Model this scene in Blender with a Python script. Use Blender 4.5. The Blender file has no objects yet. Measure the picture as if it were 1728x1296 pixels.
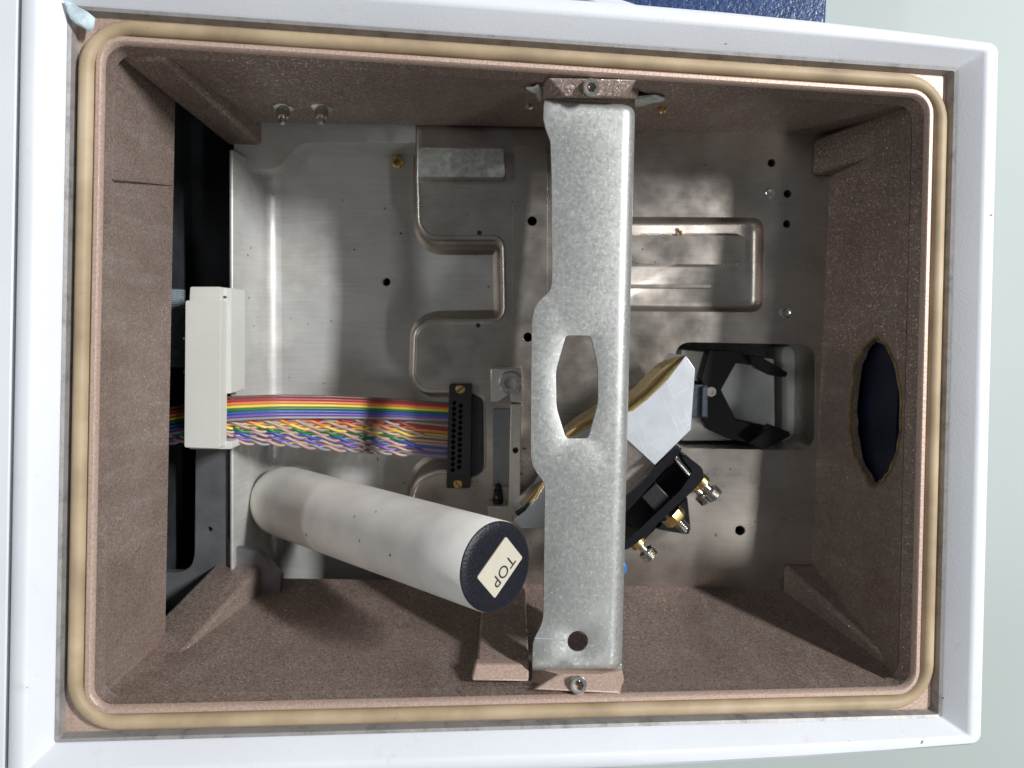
import bpy, bmesh, math, random
from mathutils import Vector, Matrix
from mathutils.geometry import delaunay_2d_cdt
random.seed(7)
S = bpy.context.scene
COL = S.collection

# ------------------------------------------------------------------ camera
F, CX, CY = 1300.0, 864.0, 648.0                     # photograph pixels
MC = Matrix(((0.999852, -0.017132, 0.001785),
             (0.016949, 0.997023, 0.075212),
             (-0.003068, -0.075171, 0.997166)))      # camera axes -> world
CO = Vector((0, 0, 0.475))                           # camera above the plate inside the box
cd = bpy.data.cameras.new('camera'); cam = bpy.data.objects.new('camera', cd); COL.objects.link(cam)
cd.sensor_width = 36; cd.lens = F / 1728 * 36; cd.clip_start = 0.01; cd.clip_end = 50
cam.matrix_world = Matrix.Translation(CO) @ MC.to_4x4()
cd.dof.use_dof = True; cd.dof.focus_distance = 0.375; cd.dof.aperture_fstop = 10
S.camera = cam

# ------------------------------------------------------------------ world and lamps
wd = bpy.data.worlds.new('World'); S.world = wd; wd.use_nodes = True
bg = wd.node_tree.nodes['Background']; bg.inputs[0].default_value = (0.86, 0.93, 1.0, 1); bg.inputs[1].default_value = 0.135

def area(name, loc, target, sx, sy, watts, col):
    l = bpy.data.lights.new(name, 'AREA'); l.shape = 'RECTANGLE'; l.size = sx; l.size_y = sy; l.energy = watts; l.color = col
    o = bpy.data.objects.new(name, l); COL.objects.link(o); o.location = loc
    z = (Vector(loc) - Vector(target)).normalized(); y = Vector((0, 1, 0)); x = y.cross(z).normalized(); y = z.cross(x)
    o.matrix_world = Matrix.Translation(loc) @ Matrix((x, y, z)).transposed().to_4x4()
    return o
area('ceiling_tube_right', (1.50, 0.70, 1.52), (0, -0.02, 0.05), 0.09, 0.40, 62, (0.97, 0.98, 1.0))
area('ceiling_tube_near', (1.05, -0.82, 1.75), (0, -0.02, 0.05), 0.12, 0.45, 6, (0.98, 0.99, 1.0))
area('ceiling_tube_left', (-1.35, 0.25, 1.70), (0, -0.02, 0.05), 0.10, 0.60, 6, (0.93, 0.97, 1.0))
S.view_settings.view_transform = 'Standard'; S.view_settings.look = 'None'; S.view_settings.gamma = 1
S.view_settings.exposure = 0.0

# ------------------------------------------------------------------ pixel -> place
def ray(x, y): return MC @ Vector(((x - CX) / F, -(y - CY) / F, -1.0))
def PL(x, y, pt, n):
    d = ray(x, y); t = (Vector(pt) - CO).dot(Vector(n)) / d.dot(Vector(n)); return CO + d * t
def P(x, y, z): return PL(x, y, (0, 0, z), (0, 0, 1))
def PX(x, y, wx): return PL(x, y, (wx, 0, 0), (1, 0, 0))
def PY(x, y, wy): return PL(x, y, (0, wy, 0), (0, 1, 0))
# the rim is a plane of its own, higher on one side than the other
_c = [Vector(v) for v in ((-0.18379, 0.12228, 0.12536), (0.20381, 0.11751, 0.08246), (0.20245, -0.17715, 0.10294), (-0.18515, -0.17238, 0.14584))]
RO = sum(_c, Vector()) / 4
RU = (_c[1] - _c[0]).normalized(); RV = (_c[0] - _c[3]).normalized(); RN = RU.cross(RV)
RA, RB = 0.195, 0.1477
def RW(u, v, w): return RO + RU * u + RV * v + RN * w
def RP(x, y, w=0.0):
    p = PL(x, y, RO + RN * w, RN) - RO; return (p.dot(RU), p.dot(RV))
def flat(q, w=0): return [RP(x, y, w) for x, y in q]
def FP(q, z=0):
    r = []
    for x, y in q:
        p = P(x, y, z); r.append((p.x, p.y))
    return r

# ------------------------------------------------------------------ materials
def mat(name, col, rough=0.5, metal=0.0, fn=None, spec=0.5, **kw):
    m = bpy.data.materials.new(name); m.use_nodes = True
    nt = m.node_tree; b = nt.nodes['Principled BSDF']
    b.inputs['Base Color'].default_value = (*col, 1); b.inputs['Roughness'].default_value = rough
    b.inputs['Metallic'].default_value = metal; b.inputs['Specular IOR Level'].default_value = spec
    for k, v in kw.items(): b.inputs[k.replace('_', ' ')].default_value = v
    if fn: fn(nt, b, col)
    return m
def nd(nt, t, **kw):
    n = nt.nodes.new(t)
    for k, v in kw.items():
        if k in n.inputs: n.inputs[k].default_value = v
        else: setattr(n, k, v)
    return n
def coord(nt, scale=(1, 1, 1), geo=True):
    g = nt.nodes.new('ShaderNodeNewGeometry'); mp = nt.nodes.new('ShaderNodeMapping'); mp.inputs['Scale'].default_value = scale
    nt.links.new(g.outputs['Position'], mp.inputs['Vector']); return mp.outputs[0]
def noise(nt, vec, scale, detail=3, rough=0.55):
    n = nd(nt, 'ShaderNodeTexNoise', Scale=scale, Detail=detail, Roughness=rough); nt.links.new(vec, n.inputs['Vector']); return n.outputs[0]
def ramp(nt, fac, stops):
    r = nt.nodes.new('ShaderNodeValToRGB'); e = r.color_ramp.elements
    while len(e) < len(stops): e.new(0.5)
    for i, (p, c) in enumerate(stops):
        e[i].position = p; e[i].color = (c, c, c, 1) if not hasattr(c, '__len__') else (*c, 1)
    nt.links.new(fac, r.inputs[0]); return r.outputs[0]
def mix(nt, fac, a, b, mode='MIX'):
    m = nd(nt, 'ShaderNodeMix', data_type='RGBA', blend_type=mode)
    for s, v in ((0, fac), (6, a), (7, b)):
        if hasattr(v, 'is_linked'): nt.links.new(v, m.inputs[s])
        elif s == 0: m.inputs[0].default_value = v
        else: m.inputs[s].default_value = (*v, 1)
    return m.outputs[2]
def bump(nt, b, h, strength=0.3, dist=0.0003):
    n = nd(nt, 'ShaderNodeBump', Strength=strength, Distance=dist); nt.links.new(h, n.inputs['Height']); nt.links.new(n.outputs[0], b.inputs['Normal'])
def dark(c, k): return tuple(v * k for v in c)

def f_brown(nt, b, col):
    v = coord(nt)
    big = ramp(nt, noise(nt, v, 22, 6, 0.65), [(0.28, dark(col, 0.78)), (0.5, col), (0.72, (col[0] * 1.16, col[1] * 1.2, col[2] * 1.22))])
    st_ = noise(nt, coord(nt, (90, 90, 14)), 1, 4, 0.7)
    big = mix(nt, ramp(nt, st_, [(0.52, 0.0), (0.72, 0.5)]), big, (0.40, 0.34, 0.30))
    vo = nd(nt, 'ShaderNodeTexVoronoi', Scale=1500.0); nt.links.new(v, vo.inputs['Vector'])
    wn = nt.nodes.new('ShaderNodeTexWhiteNoise'); nt.links.new(vo.outputs['Color'], wn.inputs['Vector'])
    cell = ramp(nt, wn.outputs['Value'], [(0.0, 0.70), (0.6, 0.95), (0.90, 1.15), (0.965, 2.3)])
    nt.links.new(mix(nt, 1.0, big, cell, 'MULTIPLY'), b.inputs['Base Color'])
    met = ramp(nt, wn.outputs['Value'], [(0.0, 0.25), (0.8, 0.4), (1.0, 0.9)]); nt.links.new(met, b.inputs['Metallic'])
    nt.links.new(ramp(nt, wn.outputs['Value'], [(0, 0.55), (0.85, 0.5), (1, 0.28)]), b.inputs['Roughness'])
    # tiny facets turn each flake of the paint its own way
    g = nt.nodes.new('ShaderNodeNewGeometry')
    sub = nd(nt, 'ShaderNodeVectorMath', operation='SUBTRACT'); nt.links.new(vo.outputs['Color'], sub.inputs[0]); sub.inputs[1].default_value = (0.5, 0.5, 0.5)
    sc = nd(nt, 'ShaderNodeVectorMath', operation='SCALE'); nt.links.new(sub.outputs[0], sc.inputs[0]); sc.inputs['Scale'].default_value = 0.5
    ad = nd(nt, 'ShaderNodeVectorMath', operation='ADD'); nt.links.new(g.outputs['Normal'], ad.inputs[0]); nt.links.new(sc.outputs[0], ad.inputs[1])
    no = nd(nt, 'ShaderNodeVectorMath', operation='NORMALIZE'); nt.links.new(ad.outputs[0], no.inputs[0]); nt.links.new(no.outputs[0], b.inputs['Normal'])
def f_plate(nt, b, col):
    v = coord(nt); br = coord(nt, (40, 900, 40)); 
    c = ramp(nt, noise(nt, v, 28, 5), [(0.25, dark(col, 0.72)), (0.5, col), (0.75, dark(col, 1.14))])
    c = mix(nt, 0.32, c, ramp(nt, noise(nt, br, 1, 2), [(0.3, dark(col, 0.8)), (0.7, dark(col, 1.2))]))
    c = mix(nt, ramp(nt, noise(nt, v, 17, 6, 0.6), [(0.5, 0.0), (0.75, 0.5)]), c, (0.24, 0.19, 0.145))
    sp = ramp(nt, noise(nt, v, 260, 2, 0.4), [(0.222, 0.0), (0.242, 1.0)])
    c = mix(nt, sp, (0.07, 0.06, 0.05), c)
    nt.links.new(c, b.inputs['Base Color'])
    nt.links.new(ramp(nt, noise(nt, v, 60, 4), [(0.3, b.inputs['Roughness'].default_value - 0.08), (0.7, b.inputs['Roughness'].default_value + 0.10)]), b.inputs['Roughness'])
    bump(nt, b, noise(nt, br, 1, 3), 0.12, 0.0002)
def f_zinc(nt, b, col):
    v = coord(nt)
    vo = nd(nt, 'ShaderNodeTexVoronoi', Scale=1250.0); nt.links.new(v, vo.inputs['Vector'])
    wn = nt.nodes.new('ShaderNodeTexWhiteNoise'); nt.links.new(vo.outputs['Color'], wn.inputs['Vector'])
    c = ramp(nt, wn.outputs['Value'], [(0.0, dark(col, 0.93)), (0.75, col), (0.93, dark(col, 1.15)), (0.985, dark(col, 1.75))])
    c = mix(nt, 0.55, c, ramp(nt, noise(nt, v, 70, 5), [(0.3, dark(col, 0.90)), (0.7, dark(col, 1.08))]))
    w = nd(nt, 'ShaderNodeTexWave', Scale=26.0, Distortion=38.0, Detail=4.0); w.inputs['Detail Scale'].default_value = 3.0; nt.links.new(coord(nt, (1, 0.25, 1)), w.inputs['Vector'])
    c = mix(nt, ramp(nt, w.outputs[1], [(0.965, 0.0), (0.995, 0.35)]), c, dark(col, 1.5))
    nt.links.new(c, b.inputs['Base Color'])
    nt.links.new(ramp(nt, noise(nt, v, 500, 3), [(0.3, 0.33), (0.7, 0.52)]), b.inputs['Roughness'])
    bump(nt, b, noise(nt, v, 700, 3), 0.10, 0.0002)
def f_alu(nt, b, col):
    v = coord(nt, (300, 300, 60))
    c = ramp(nt, noise(nt, coord(nt), 90, 5), [(0.3, dark(col, 0.90)), (0.7, dark(col, 1.05))])
    for rot, th in ((1.15, 0.665), (-0.55, 0.69)):
        g = nt.nodes.new('ShaderNodeNewGeometry'); mp_ = nt.nodes.new('ShaderNodeMapping'); mp_.inputs['Rotation'].default_value = (0, 0, rot)
        m2 = nt.nodes.new('ShaderNodeMapping'); m2.inputs['Scale'].default_value = (45, 1700, 45)
        nt.links.new(g.outputs['Position'], mp_.inputs['Vector']); nt.links.new(mp_.outputs[0], m2.inputs['Vector'])
        c = mix(nt, ramp(nt, noise(nt, m2.outputs[0], 1, 1), [(th, 0.0), (th + 0.02, 0.7)]), c, (0.95, 0.97, 1.0))
    nt.links.new(c, b.inputs['Base Color']); bump(nt, b, noise(nt, v, 2, 3), 0.12, 0.0001)
def f_white(nt, b, col):
    v = coord(nt)
    c = ramp(nt, noise(nt, v, 14, 5), [(0.3, dark(col, 0.93)), (0.7, col)])
    c = mix(nt, ramp(nt, noise(nt, v, 55, 7, 0.75), [(0.60, 0.0), (0.78, 0.35)]), c, (0.42, 0.41, 0.39))
    sp = ramp(nt, noise(nt, v, 240, 2, 0.35), [(0.195, 0.0), (0.205, 1.0)])
    c = mix(nt, sp, (0.25, 0.22, 0.2), c)
    nt.links.new(c, b.inputs['Base Color']); bump(nt, b, noise(nt, v, 900, 2), 0.22, 0.0003)
def f_gasket(nt, b, col):
    v = coord(nt)
    c = ramp(nt, noise(nt, v, 30, 5), [(0.25, dark(col, 0.62)), (0.5, col), (0.75, (0.54, 0.43, 0.29))])
    sp = ramp(nt, noise(nt, v, 220, 3, 0.5), [(0.23, 0.0), (0.26, 1.0)])
    nt.links.new(mix(nt, sp, (0.12, 0.09, 0.06), c), b.inputs['Base Color'])
def f_tube(nt, b, col):
    v = coord(nt)
    c = ramp(nt, noise(nt, v, 34, 5), [(0.28, dark(col, 0.8)), (0.6, col)])
    sp = ramp(nt, noise(nt, v, 165, 2, 0.4), [(0.225, 0.0), (0.25, 1.0)])
    nt.links.new(mix(nt, sp, (0.16, 0.10, 0.06), c), b.inputs['Base Color'])
    bump(nt, b, noise(nt, v, 380, 3), 0.2, 0.0003)
def f_plain(nt, b, col): pass
def f_grain(s, k, st=0.4):
    def fn(nt, b, col):
        v = coord(nt); n = noise(nt, v, s, 3)
        nt.links.new(ramp(nt, n, [(0.3, dark(col, 1 - k)), (0.7, dark(col, 1 + k))]), b.inputs['Base Color']); bump(nt, b, n, st, 0.0005)
    return fn
def f_gold(nt, b, col):
    n = noise(nt, coord(nt, (500, 60, 500)), 1.5, 4)
    nt.links.new(ramp(nt, n, [(0.3, dark(col, 0.7)), (0.7, col)]), b.inputs['Base Color']); bump(nt, b, n, 0.2, 0.0002)
def f_dirty(nt, b, col):
    n = noise(nt, coord(nt), 120, 6, 0.7)
    nt.links.new(ramp(nt, n, [(0.28, dark(col, 0.55)), (0.48, col), (0.75, dark(col, 1.2))]), b.inputs['Base Color']); bump(nt, b, n, 0.5, 0.0006)

Mt = dict(
    brown=mat('brown_flake_paint', (0.300, 0.226, 0.190), 0.5, 0.35, f_brown),
    lip=mat('lit_brown_paint', (0.50, 0.365, 0.295), 0.5, 0.3, f_grain(900, 0.18)),  # brown paint in direct light, its brightness put into a paler base colour
    plate=mat('cast_plate', (0.43, 0.385, 0.34), 0.31, 0.88, f_plate),
    tray=mat('cast_tray', (0.52, 0.515, 0.49), 0.42, 0.32, f_plate),
    rough_cast=mat('rough_cast', (0.42, 0.42, 0.39), 0.5, 0.5, f_grain(260, 0.25, 0.8)),
    zinc=mat('zinc_sheet', (0.365, 0.368, 0.35), 0.46, 0.55, f_zinc),
    alu=mat('machined_aluminium', (0.74, 0.77, 0.80), 0.40, 0.7, f_alu),
    alu_brown_reflection=mat('brushed_base', (0.60, 0.50, 0.44), 0.4, 0.8, f_grain(420, 0.15, 0.2)),  # pinkish tint paints in the brown that the machined metal reflects
    clamp=mat('nickel_clamp', (0.62, 0.58, 0.52), 0.38, 0.7, f_grain(300, 0.06, 0.1)),
    steel=mat('steel', (0.62, 0.61, 0.57), 0.24, 1.0, f_grain(500, 0.15, 0.1)),
    white=mat('white_powder_coat', (0.73, 0.75, 0.785), 0.42, 0.0, f_white),
    gasket=mat('aged_gasket', (0.41, 0.305, 0.185), 0.58, 0.0, f_gasket),
    tube=mat('white_plastic', (0.88, 0.85, 0.79), 0.4, 0.0, f_tube),
    black=mat('black_plastic', (0.012, 0.012, 0.014), 0.38, 0.0, f_grain(700, 0.25, 0.35)),
    black_gloss=mat('black_anodised', (0.008, 0.008, 0.010), 0.22, 0.0, f_grain(300, 0.2, 0.06)),
    cap=mat('black_cap', (0.006, 0.007, 0.012), 0.42, 0.0, f_grain(900, 0.3, 0.6), 0.35),
    label=mat('cream_label', (0.52, 0.485, 0.385), 0.45, 0.0, f_grain(60, 0.05, 0.05)),
    ink=mat('ink_and_dark_fill', (0.02, 0.02, 0.02), 0.6),  # lettering, dark recesses and the painted dark reflection on the mirror
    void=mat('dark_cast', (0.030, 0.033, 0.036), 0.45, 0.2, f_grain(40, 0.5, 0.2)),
    grey=mat('grey_cast', (0.19, 0.195, 0.20), 0.42, 0.5, f_grain(70, 0.22, 0.2)),
    clip=mat('pale_grey_plastic', (0.62, 0.62, 0.57), 0.5, 0.0, f_grain(25, 0.04, 0.1)),
    gold=mat('gold_mirror', (0.86, 0.66, 0.30), 0.24, 1.0, f_gold),
    brass=mat('brass', (0.66, 0.47, 0.18), 0.28, 1.0, f_grain(300, 0.15, 0.15)),
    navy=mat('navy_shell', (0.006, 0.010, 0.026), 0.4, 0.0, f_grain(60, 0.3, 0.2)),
    blue=mat('blue_pebble', (0.028, 0.058, 0.150), 0.30, 0.0, f_grain(420, 0.35, 1.0)),
    greyp=mat('grey_pebble', (0.16, 0.165, 0.165), 0.4, 0.0, f_grain(420, 0.25, 1.0)),
    table=mat('pale_table', (0.43, 0.48, 0.455), 0.65, 0.0, f_grain(3, 0.04, 0.0)),
    foam=mat('torn_tape', (0.52, 0.62, 0.66), 0.6, 0.0, f_grain(160, 0.25, 0.8)),
    foam2=mat('torn_foam', (0.58, 0.62, 0.56), 0.7, 0.0, f_grain(260, 0.3, 1.0)),
    dirty=mat('dirty_edge', (0.30, 0.29, 0.28), 0.5, 0.3, f_dirty),
    bluecap=mat('blue_cap', (0.03, 0.20, 0.55), 0.35),
    pad=mat('blue_grey_pad', (0.045, 0.052, 0.07), 0.4, 0.2, f_grain(500, 0.3, 0.3)),
    wellf=mat('well_floor', (0.80, 0.82, 0.77), 0.45, 0.0, f_grain(90, 0.06, 0.1)),
    rod=mat('ridged_grey', (0.26, 0.30, 0.33), 0.5, 0.0, f_grain(200, 0.2, 0.3)),
    matt=mat('matt_black', (0.005, 0.005, 0.006), 0.5, 0.0, None, 0.25),
    torn=mat('torn_gold_edge', (0.26, 0.18, 0.07), 0.5, 0.2, f_grain(200, 0.5, 0.8)),
)

# ------------------------------------------------------------------ mesh helpers
def ID(a, b, h): return Vector((a, b, h))
class B:
    def __init__(s): s.v = []; s.f = []
    def add(s, vs, fs):
        n = len(s.v); s.v += [Vector(v) for v in vs]; s.f += [tuple(i + n for i in f) for f in fs]; return s
    def box(s, lo, hi, M=None):
        c = [(x, y, z) for z in (lo[2], hi[2]) for y in (lo[1], hi[1]) for x in (lo[0], hi[0])]
        c = [(M @ Vector(p)) if M else Vector(p) for p in c]
        return s.add(c, [(0, 2, 3, 1), (4, 5, 7, 6), (0, 1, 5, 4), (2, 6, 7, 3), (0, 4, 6, 2), (1, 3, 7, 5)])
    def hexa(s, bot, top):                       # two quads -> a closed six-sided block
        return s.add(list(bot) + list(top), [(3, 2, 1, 0), (4, 5, 6, 7), (0, 1, 5, 4), (1, 2, 6, 5), (2, 3, 7, 6), (3, 0, 4, 7)])
    def plate(s, out, holes=(), top=0.0, bot=-0.002, m=ID, skin=False):
        pts = [Vector((a * 1000, b * 1000)) for a, b in out]; rings = [list(range(len(pts)))]; ed = []
        for h in holes:
            k = len(pts); pts += [Vector((a * 1000, b * 1000)) for a, b in h]; rings.append(list(range(k, len(pts))))
        for r in rings: ed += [(r[i], r[(i + 1) % len(r)]) for i in range(len(r))]
        V, E_, T, *_ = delaunay_2d_cdt(pts, ed, [rings[0]], 1, 1e-6)
        def inside(q, poly):
            c = False; j = len(poly) - 1
            for i in range(len(poly)):
                (x1, y1), (x2, y2) = poly[i], poly[j]
                if (y1 > q[1]) != (y2 > q[1]) and q[0] < (x2 - x1) * (q[1] - y1) / (y2 - y1) + x1: c = not c
                j = i
            return c
        tri = []
        for t in T:
            c = [sum(V[i][k] for i in t) / len(t) / 1000 for k in (0, 1)]
            if not any(inside(c, h) for h in holes): tri.append(tuple(t))
        if skin: return s.add([m(p.x / 1000, p.y / 1000, top) for p in V], tri)
        n = len(V); vs = [m(p.x / 1000, p.y / 1000, top) for p in V] + [m(p.x / 1000, p.y / 1000, bot) for p in V]
        fs = tri + [tuple(i + n for i in reversed(t)) for t in tri]
        cnt = {}
        for t in tri:
            for i in range(len(t)):
                e = (t[i], t[(i + 1) % len(t)]); cnt[e] = 1
        for a, b in cnt:
            if (b, a) not in cnt: fs.append((b, a, a + n, b + n))
        return s.add(vs, fs)
    def loops(s, L, closed=True, caps=(False, False)):
        n = len(L[0]); k0 = len(s.v)
        for l in L: s.v += [Vector(p) for p in l]
        for i in range(len(L) - 1):
            for j in range(n if closed else n - 1):
                a = k0 + i * n + j; b_ = k0 + i * n + (j + 1) % n
                s.f.append((a, b_, b_ + n, a + n))
        if caps[0]: s.f.append(tuple(k0 + j for j in reversed(range(n))))
        if caps[1]: s.f.append(tuple(k0 + (len(L) - 1) * n + j for j in range(n)))
        return s
    def lathe(s, o, ax, prof, n=20, caps=(True, True), ph=0.0, xr=None):
        ax = Vector(ax).normalized(); t = Vector(xr) if xr else (Vector((1, 0, 0)) if abs(ax.x) < 0.8 else Vector((0, 1, 0)))
        e1 = (t - ax * t.dot(ax)).normalized(); e2 = ax.cross(e1); o = Vector(o)
        return s.loops([[o + ax * h + (e1 * math.cos(2 * math.pi * j / n + ph) + e2 * math.sin(2 * math.pi * j / n + ph)) * max(r, 1e-5) for j in range(n)] for r, h in prof], True, caps)
    def tube(s, path, r, n=6):
        path = [Vector(p) for p in path]; L = []; up = Vector((0.13, 0.31, 0.94))
        for i, p in enumerate(path):
            t = (path[min(i + 1, len(path) - 1)] - path[max(i - 1, 0)]).normalized()
            e1 = (up - t * up.dot(t)).normalized(); e2 = t.cross(e1)
            L.append([p + (e1 * math.cos(2 * math.pi * j / n) + e2 * math.sin(2 * math.pi * j / n)) * r for j in range(n)])
        return s.loops(L, True, (True, True))
    def build(s, name, m, parent=None, bevel=0, smooth=35, label=None, cat=None, group=None, kind=None, seg=2, rec=True):
        vs = s.v; off = Vector()
        if parent is None:
            lo = [min(v[k] for v in vs) for k in range(3)]; hi = [max(v[k] for v in vs) for k in range(3)]
            off = Vector(((lo[0] + hi[0]) / 2, (lo[1] + hi[1]) / 2, lo[2]))
        me = bpy.data.meshes.new(name); me.from_pydata([v - off for v in vs], [], s.f)
        if rec:
            bm = bmesh.new(); bm.from_mesh(me); bmesh.ops.remove_doubles(bm, verts=bm.verts, dist=1e-6); bmesh.ops.recalc_face_normals(bm, faces=bm.faces); bm.to_mesh(me); bm.free()
        me.materials.append(Mt[m]); me.update()
        o = bpy.data.objects.new(name, me); COL.objects.link(o); o.location = off
        if smooth: me.shade_smooth(); me.set_sharp_from_angle(angle=math.radians(smooth))
        if parent is not None:
            o.parent = parent; o.matrix_parent_inverse = WM[parent.name].inverted()
        WM[o.name] = Matrix.Translation(off)
        if bevel:
            b = o.modifiers.new('edge', 'BEVEL'); b.width = bevel; b.segments = seg; b.limit_method = 'ANGLE'; b.angle_limit = math.radians(40)
        tag(o, label, cat, group, kind); return o
WM = {}
def tag(o, label=None, cat=None, group=None, kind=None):
    for k, v in (('label', label), ('category', cat), ('group', group), ('kind', kind)):
        if v: o[k] = v
def thing(name, loc, label, cat, group=None):
    o = bpy.data.objects.new(name, None); COL.objects.link(o); o.location = loc; o.empty_display_size = 0.01
    WM[o.name] = Matrix.Translation(Vector(loc)); tag(o, label, cat, group); return o
def boolean(o, cutters):
    for c in cutters:
        me = bpy.data.meshes.new('cutter'); me.from_pydata(c.v, [], c.f)
        bm = bmesh.new(); bm.from_mesh(me); bmesh.ops.recalc_face_normals(bm, faces=bm.faces); bm.to_mesh(me); bm.free()
        co = bpy.data.objects.new('cutter', me); COL.objects.link(co); bpy.context.view_layer.update()
        md = o.modifiers.new('cut', 'BOOLEAN'); md.operation = 'DIFFERENCE'; md.object = co; md.solver = 'EXACT'
        bpy.context.view_layer.update(); dg = bpy.context.evaluated_depsgraph_get()
        nm = bpy.data.meshes.new_from_object(o.evaluated_get(dg)); o.modifiers.remove(md); old = o.data; o.data = nm; nm.name = o.name
        bpy.data.objects.remove(co); bpy.data.meshes.remove(me)
    o.data.shade_smooth(); o.data.set_sharp_from_angle(angle=math.radians(32))
def circ(cx, cy, r, n=18): return [(cx + r * math.cos(2 * math.pi * i / n), cy + r * math.sin(2 * math.pi * i / n)) for i in range(n)]
def hole_px(x, y, rpx, z, n=18):
    c = P(x, y, z); return circ(c.x, c.y, rpx * (CO.z - z) / F, n)
def rpoly(q, r, n=5):
    """round the corners of a polygon; r one radius or one per corner"""
    out = []; k = len(q)
    for i in range(k):
        p = Vector(q[i]); a = Vector(q[i - 1]) - p; b = Vector(q[(i + 1) % k]) - p
        rr = r[i] if hasattr(r, '__len__') else r
        la, lb = a.length, b.length; d = min(rr, la * 0.48, lb * 0.48)
        if d < 1e-6: out.append(tuple(p)); continue
        s0 = p + a.normalized() * d; s1 = p + b.normalized() * d
        for j in range(n + 1):
            t = j / n; w = s0 * (1 - t) ** 2 + p * 2 * t * (1 - t) + s1 * t * t; out.append((w.x, w.y))
    return out
def rrect(a, b, r, n=7, sub=10):
    """rounded rectangle of half sizes a, b with subdivided sides (same count for any size)"""
    pts = []
    for (sx, sy, a0) in ((1, 1, 0), (-1, 1, 90), (-1, -1, 180), (1, -1, 270)):
        cx, cy = sx * (a - r), sy * (b - r)
        for j in range(n + 1):
            t = math.radians(a0 + 90 * j / n); pts.append((cx + r * math.cos(t), cy + r * math.sin(t)))
        nx_, ny_ = {(1, 1): (-1, 1), (-1, 1): (-1, -1), (-1, -1): (1, -1), (1, -1): (1, 1)}[(sx, sy)]
        t = math.radians(a0 + 90); p0 = Vector((cx + r * math.cos(t), cy + r * math.sin(t)))
        p1 = Vector((nx_ * (a - r) + r * math.cos(t), ny_ * (b - r) + r * math.sin(t)))
        for j in range(1, sub): q = p0.lerp(p1, j / sub); pts.append((q.x, q.y))
    return pts
def socket_screw(name, p, ax, r, h, m='steel', parent=None, label=None, cat=None, group=None, shank=0.006):
    """a cap screw with a real hexagon socket"""
    ax = Vector(ax).normalized(); p = Vector(p)
    if parent is None: root = thing(name, p, label, cat, group); head = 'head'
    else: root = parent; head = name
    b = B(); n = 24
    e = [(r * 0.55, -shank), (r * 0.55, 0), (r, 0.0), (r, h * 0.86), (r * 0.90, h)]
    b.lathe(p, ax, e, n, (True, False))
    t = Vector((1, 0, 0)); e1 = (t - ax * t.dot(ax)).normalized(); e2 = ax.cross(e1)
    def ring(fr, hh): return [p + ax * hh + (e1 * math.cos(2 * math.pi * j / n) + e2 * math.sin(2 * math.pi * j / n)) * fr(j) for j in range(n)]
    def hexr(j):
        a = (2 * math.pi * j / n) % (math.pi / 3) - math.pi / 6; return r * 0.50 / math.cos(a)
    b.loops([ring(lambda j: r * 0.90, h), ring(lambda j: r * 0.72, h), ring(hexr, h * 0.985), ring(hexr, -h * 0.1), ring(lambda j: 1e-5, -h * 0.3)])
    hd = b.build(head, m, root, smooth=18); return root if parent is None else hd

# ------------------------------------------------------------------ the setting: the table
TZ = -0.075
b = B(); b.box((-1.6, -1.3, TZ - 0.03), (1.6, 1.3, TZ)); b.build('table_top', 'table', kind='structure', bevel=0.003)

# ------------------------------------------------------------------ instrument housing
hs = thing('instrument_housing', (0.0, -0.025, TZ), 'open white instrument box with a brown flake-painted interior and rounded rim', 'instrument')
def swp(bld, prof, bow=0.0, caps=(False, False)):
    L = []
    for o, w, r in prof:
        q = rrect(RA + o, RB + o, max(r, 0.0006)); l = []
        for u, v in q:
            k = max(0.0, (u - 0.03) / 0.19) ** 2 * bow * min(1, max(0, (o - 0.0138) / 0.016))
            v2 = v - math.copysign(k * min(1, (abs(v) / (RB + o)) ** 6), v)
            l.append(RW(u, v2, w))
        L.append(l)
    return L
b = B()
L = swp(b, [(0.0126, -0.006, .001), (0.0128, -0.0005, .001), (0.0138, 0.0006, .001), (0.0215, 0.0092, .0012), (0.0226, 0.0100, .0014), (0.0240, 0.0103, .0016),
            (0.0275, 0.0101, .0035), (0.0292, 0.0090, .0055), (0.0300, 0.0068, .0065), (0.0304, 0.002, .007)], bow=0.0055)
L.append([Vector((p.x * 1.004, p.y * 1.004, TZ)) for p in L[-1]])
b.loops(L); b.build('cover_frame', 'white', hs, smooth=30, rec=False)
# flange under the gasket, with the square corners that show outside it
b = B()
b.loops(swp(b, [(0.0028, -0.0035, .012), (0.0126, -0.0035, .001)]))
b.build('gasket_flange', 'lip', hs, rec=False)
b = B()
b.loops(swp(b, [(0.0116, -0.0034, .001), (0.0121, -0.0014, .001), (0.0126, 0.0008, .001), (0.0140, 0.0014, .0012)]))
b.build('dirty_seam', 'dirty', hs, rec=False, label='grimy metal edge between gasket and white cover')
b = B()
b.loops(swp(b, [(0.0030, -0.0035, .0120), (0.0030, -0.0006, .0120), (0.0024, 0.0, .0114), (0.0008, 0.0, .0098), (0.0, -0.0008, .0092), (-0.0005, -0.003, .0088)]))
b.build('rim_lip', 'lip', hs, rec=False, label='brown-painted lip around the opening, coloured as directly lit')
b = B()
b.loops(swp(b, [(-0.0005, -0.0029, .0088), (-0.0014, -0.0095, .0080), (-0.0017, -0.0105, .0078), (0.0004, -0.0125, .006), (0.006, -0.013, .004)]))
b.build('rim_bevel', 'brown', hs, rec=False)

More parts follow.
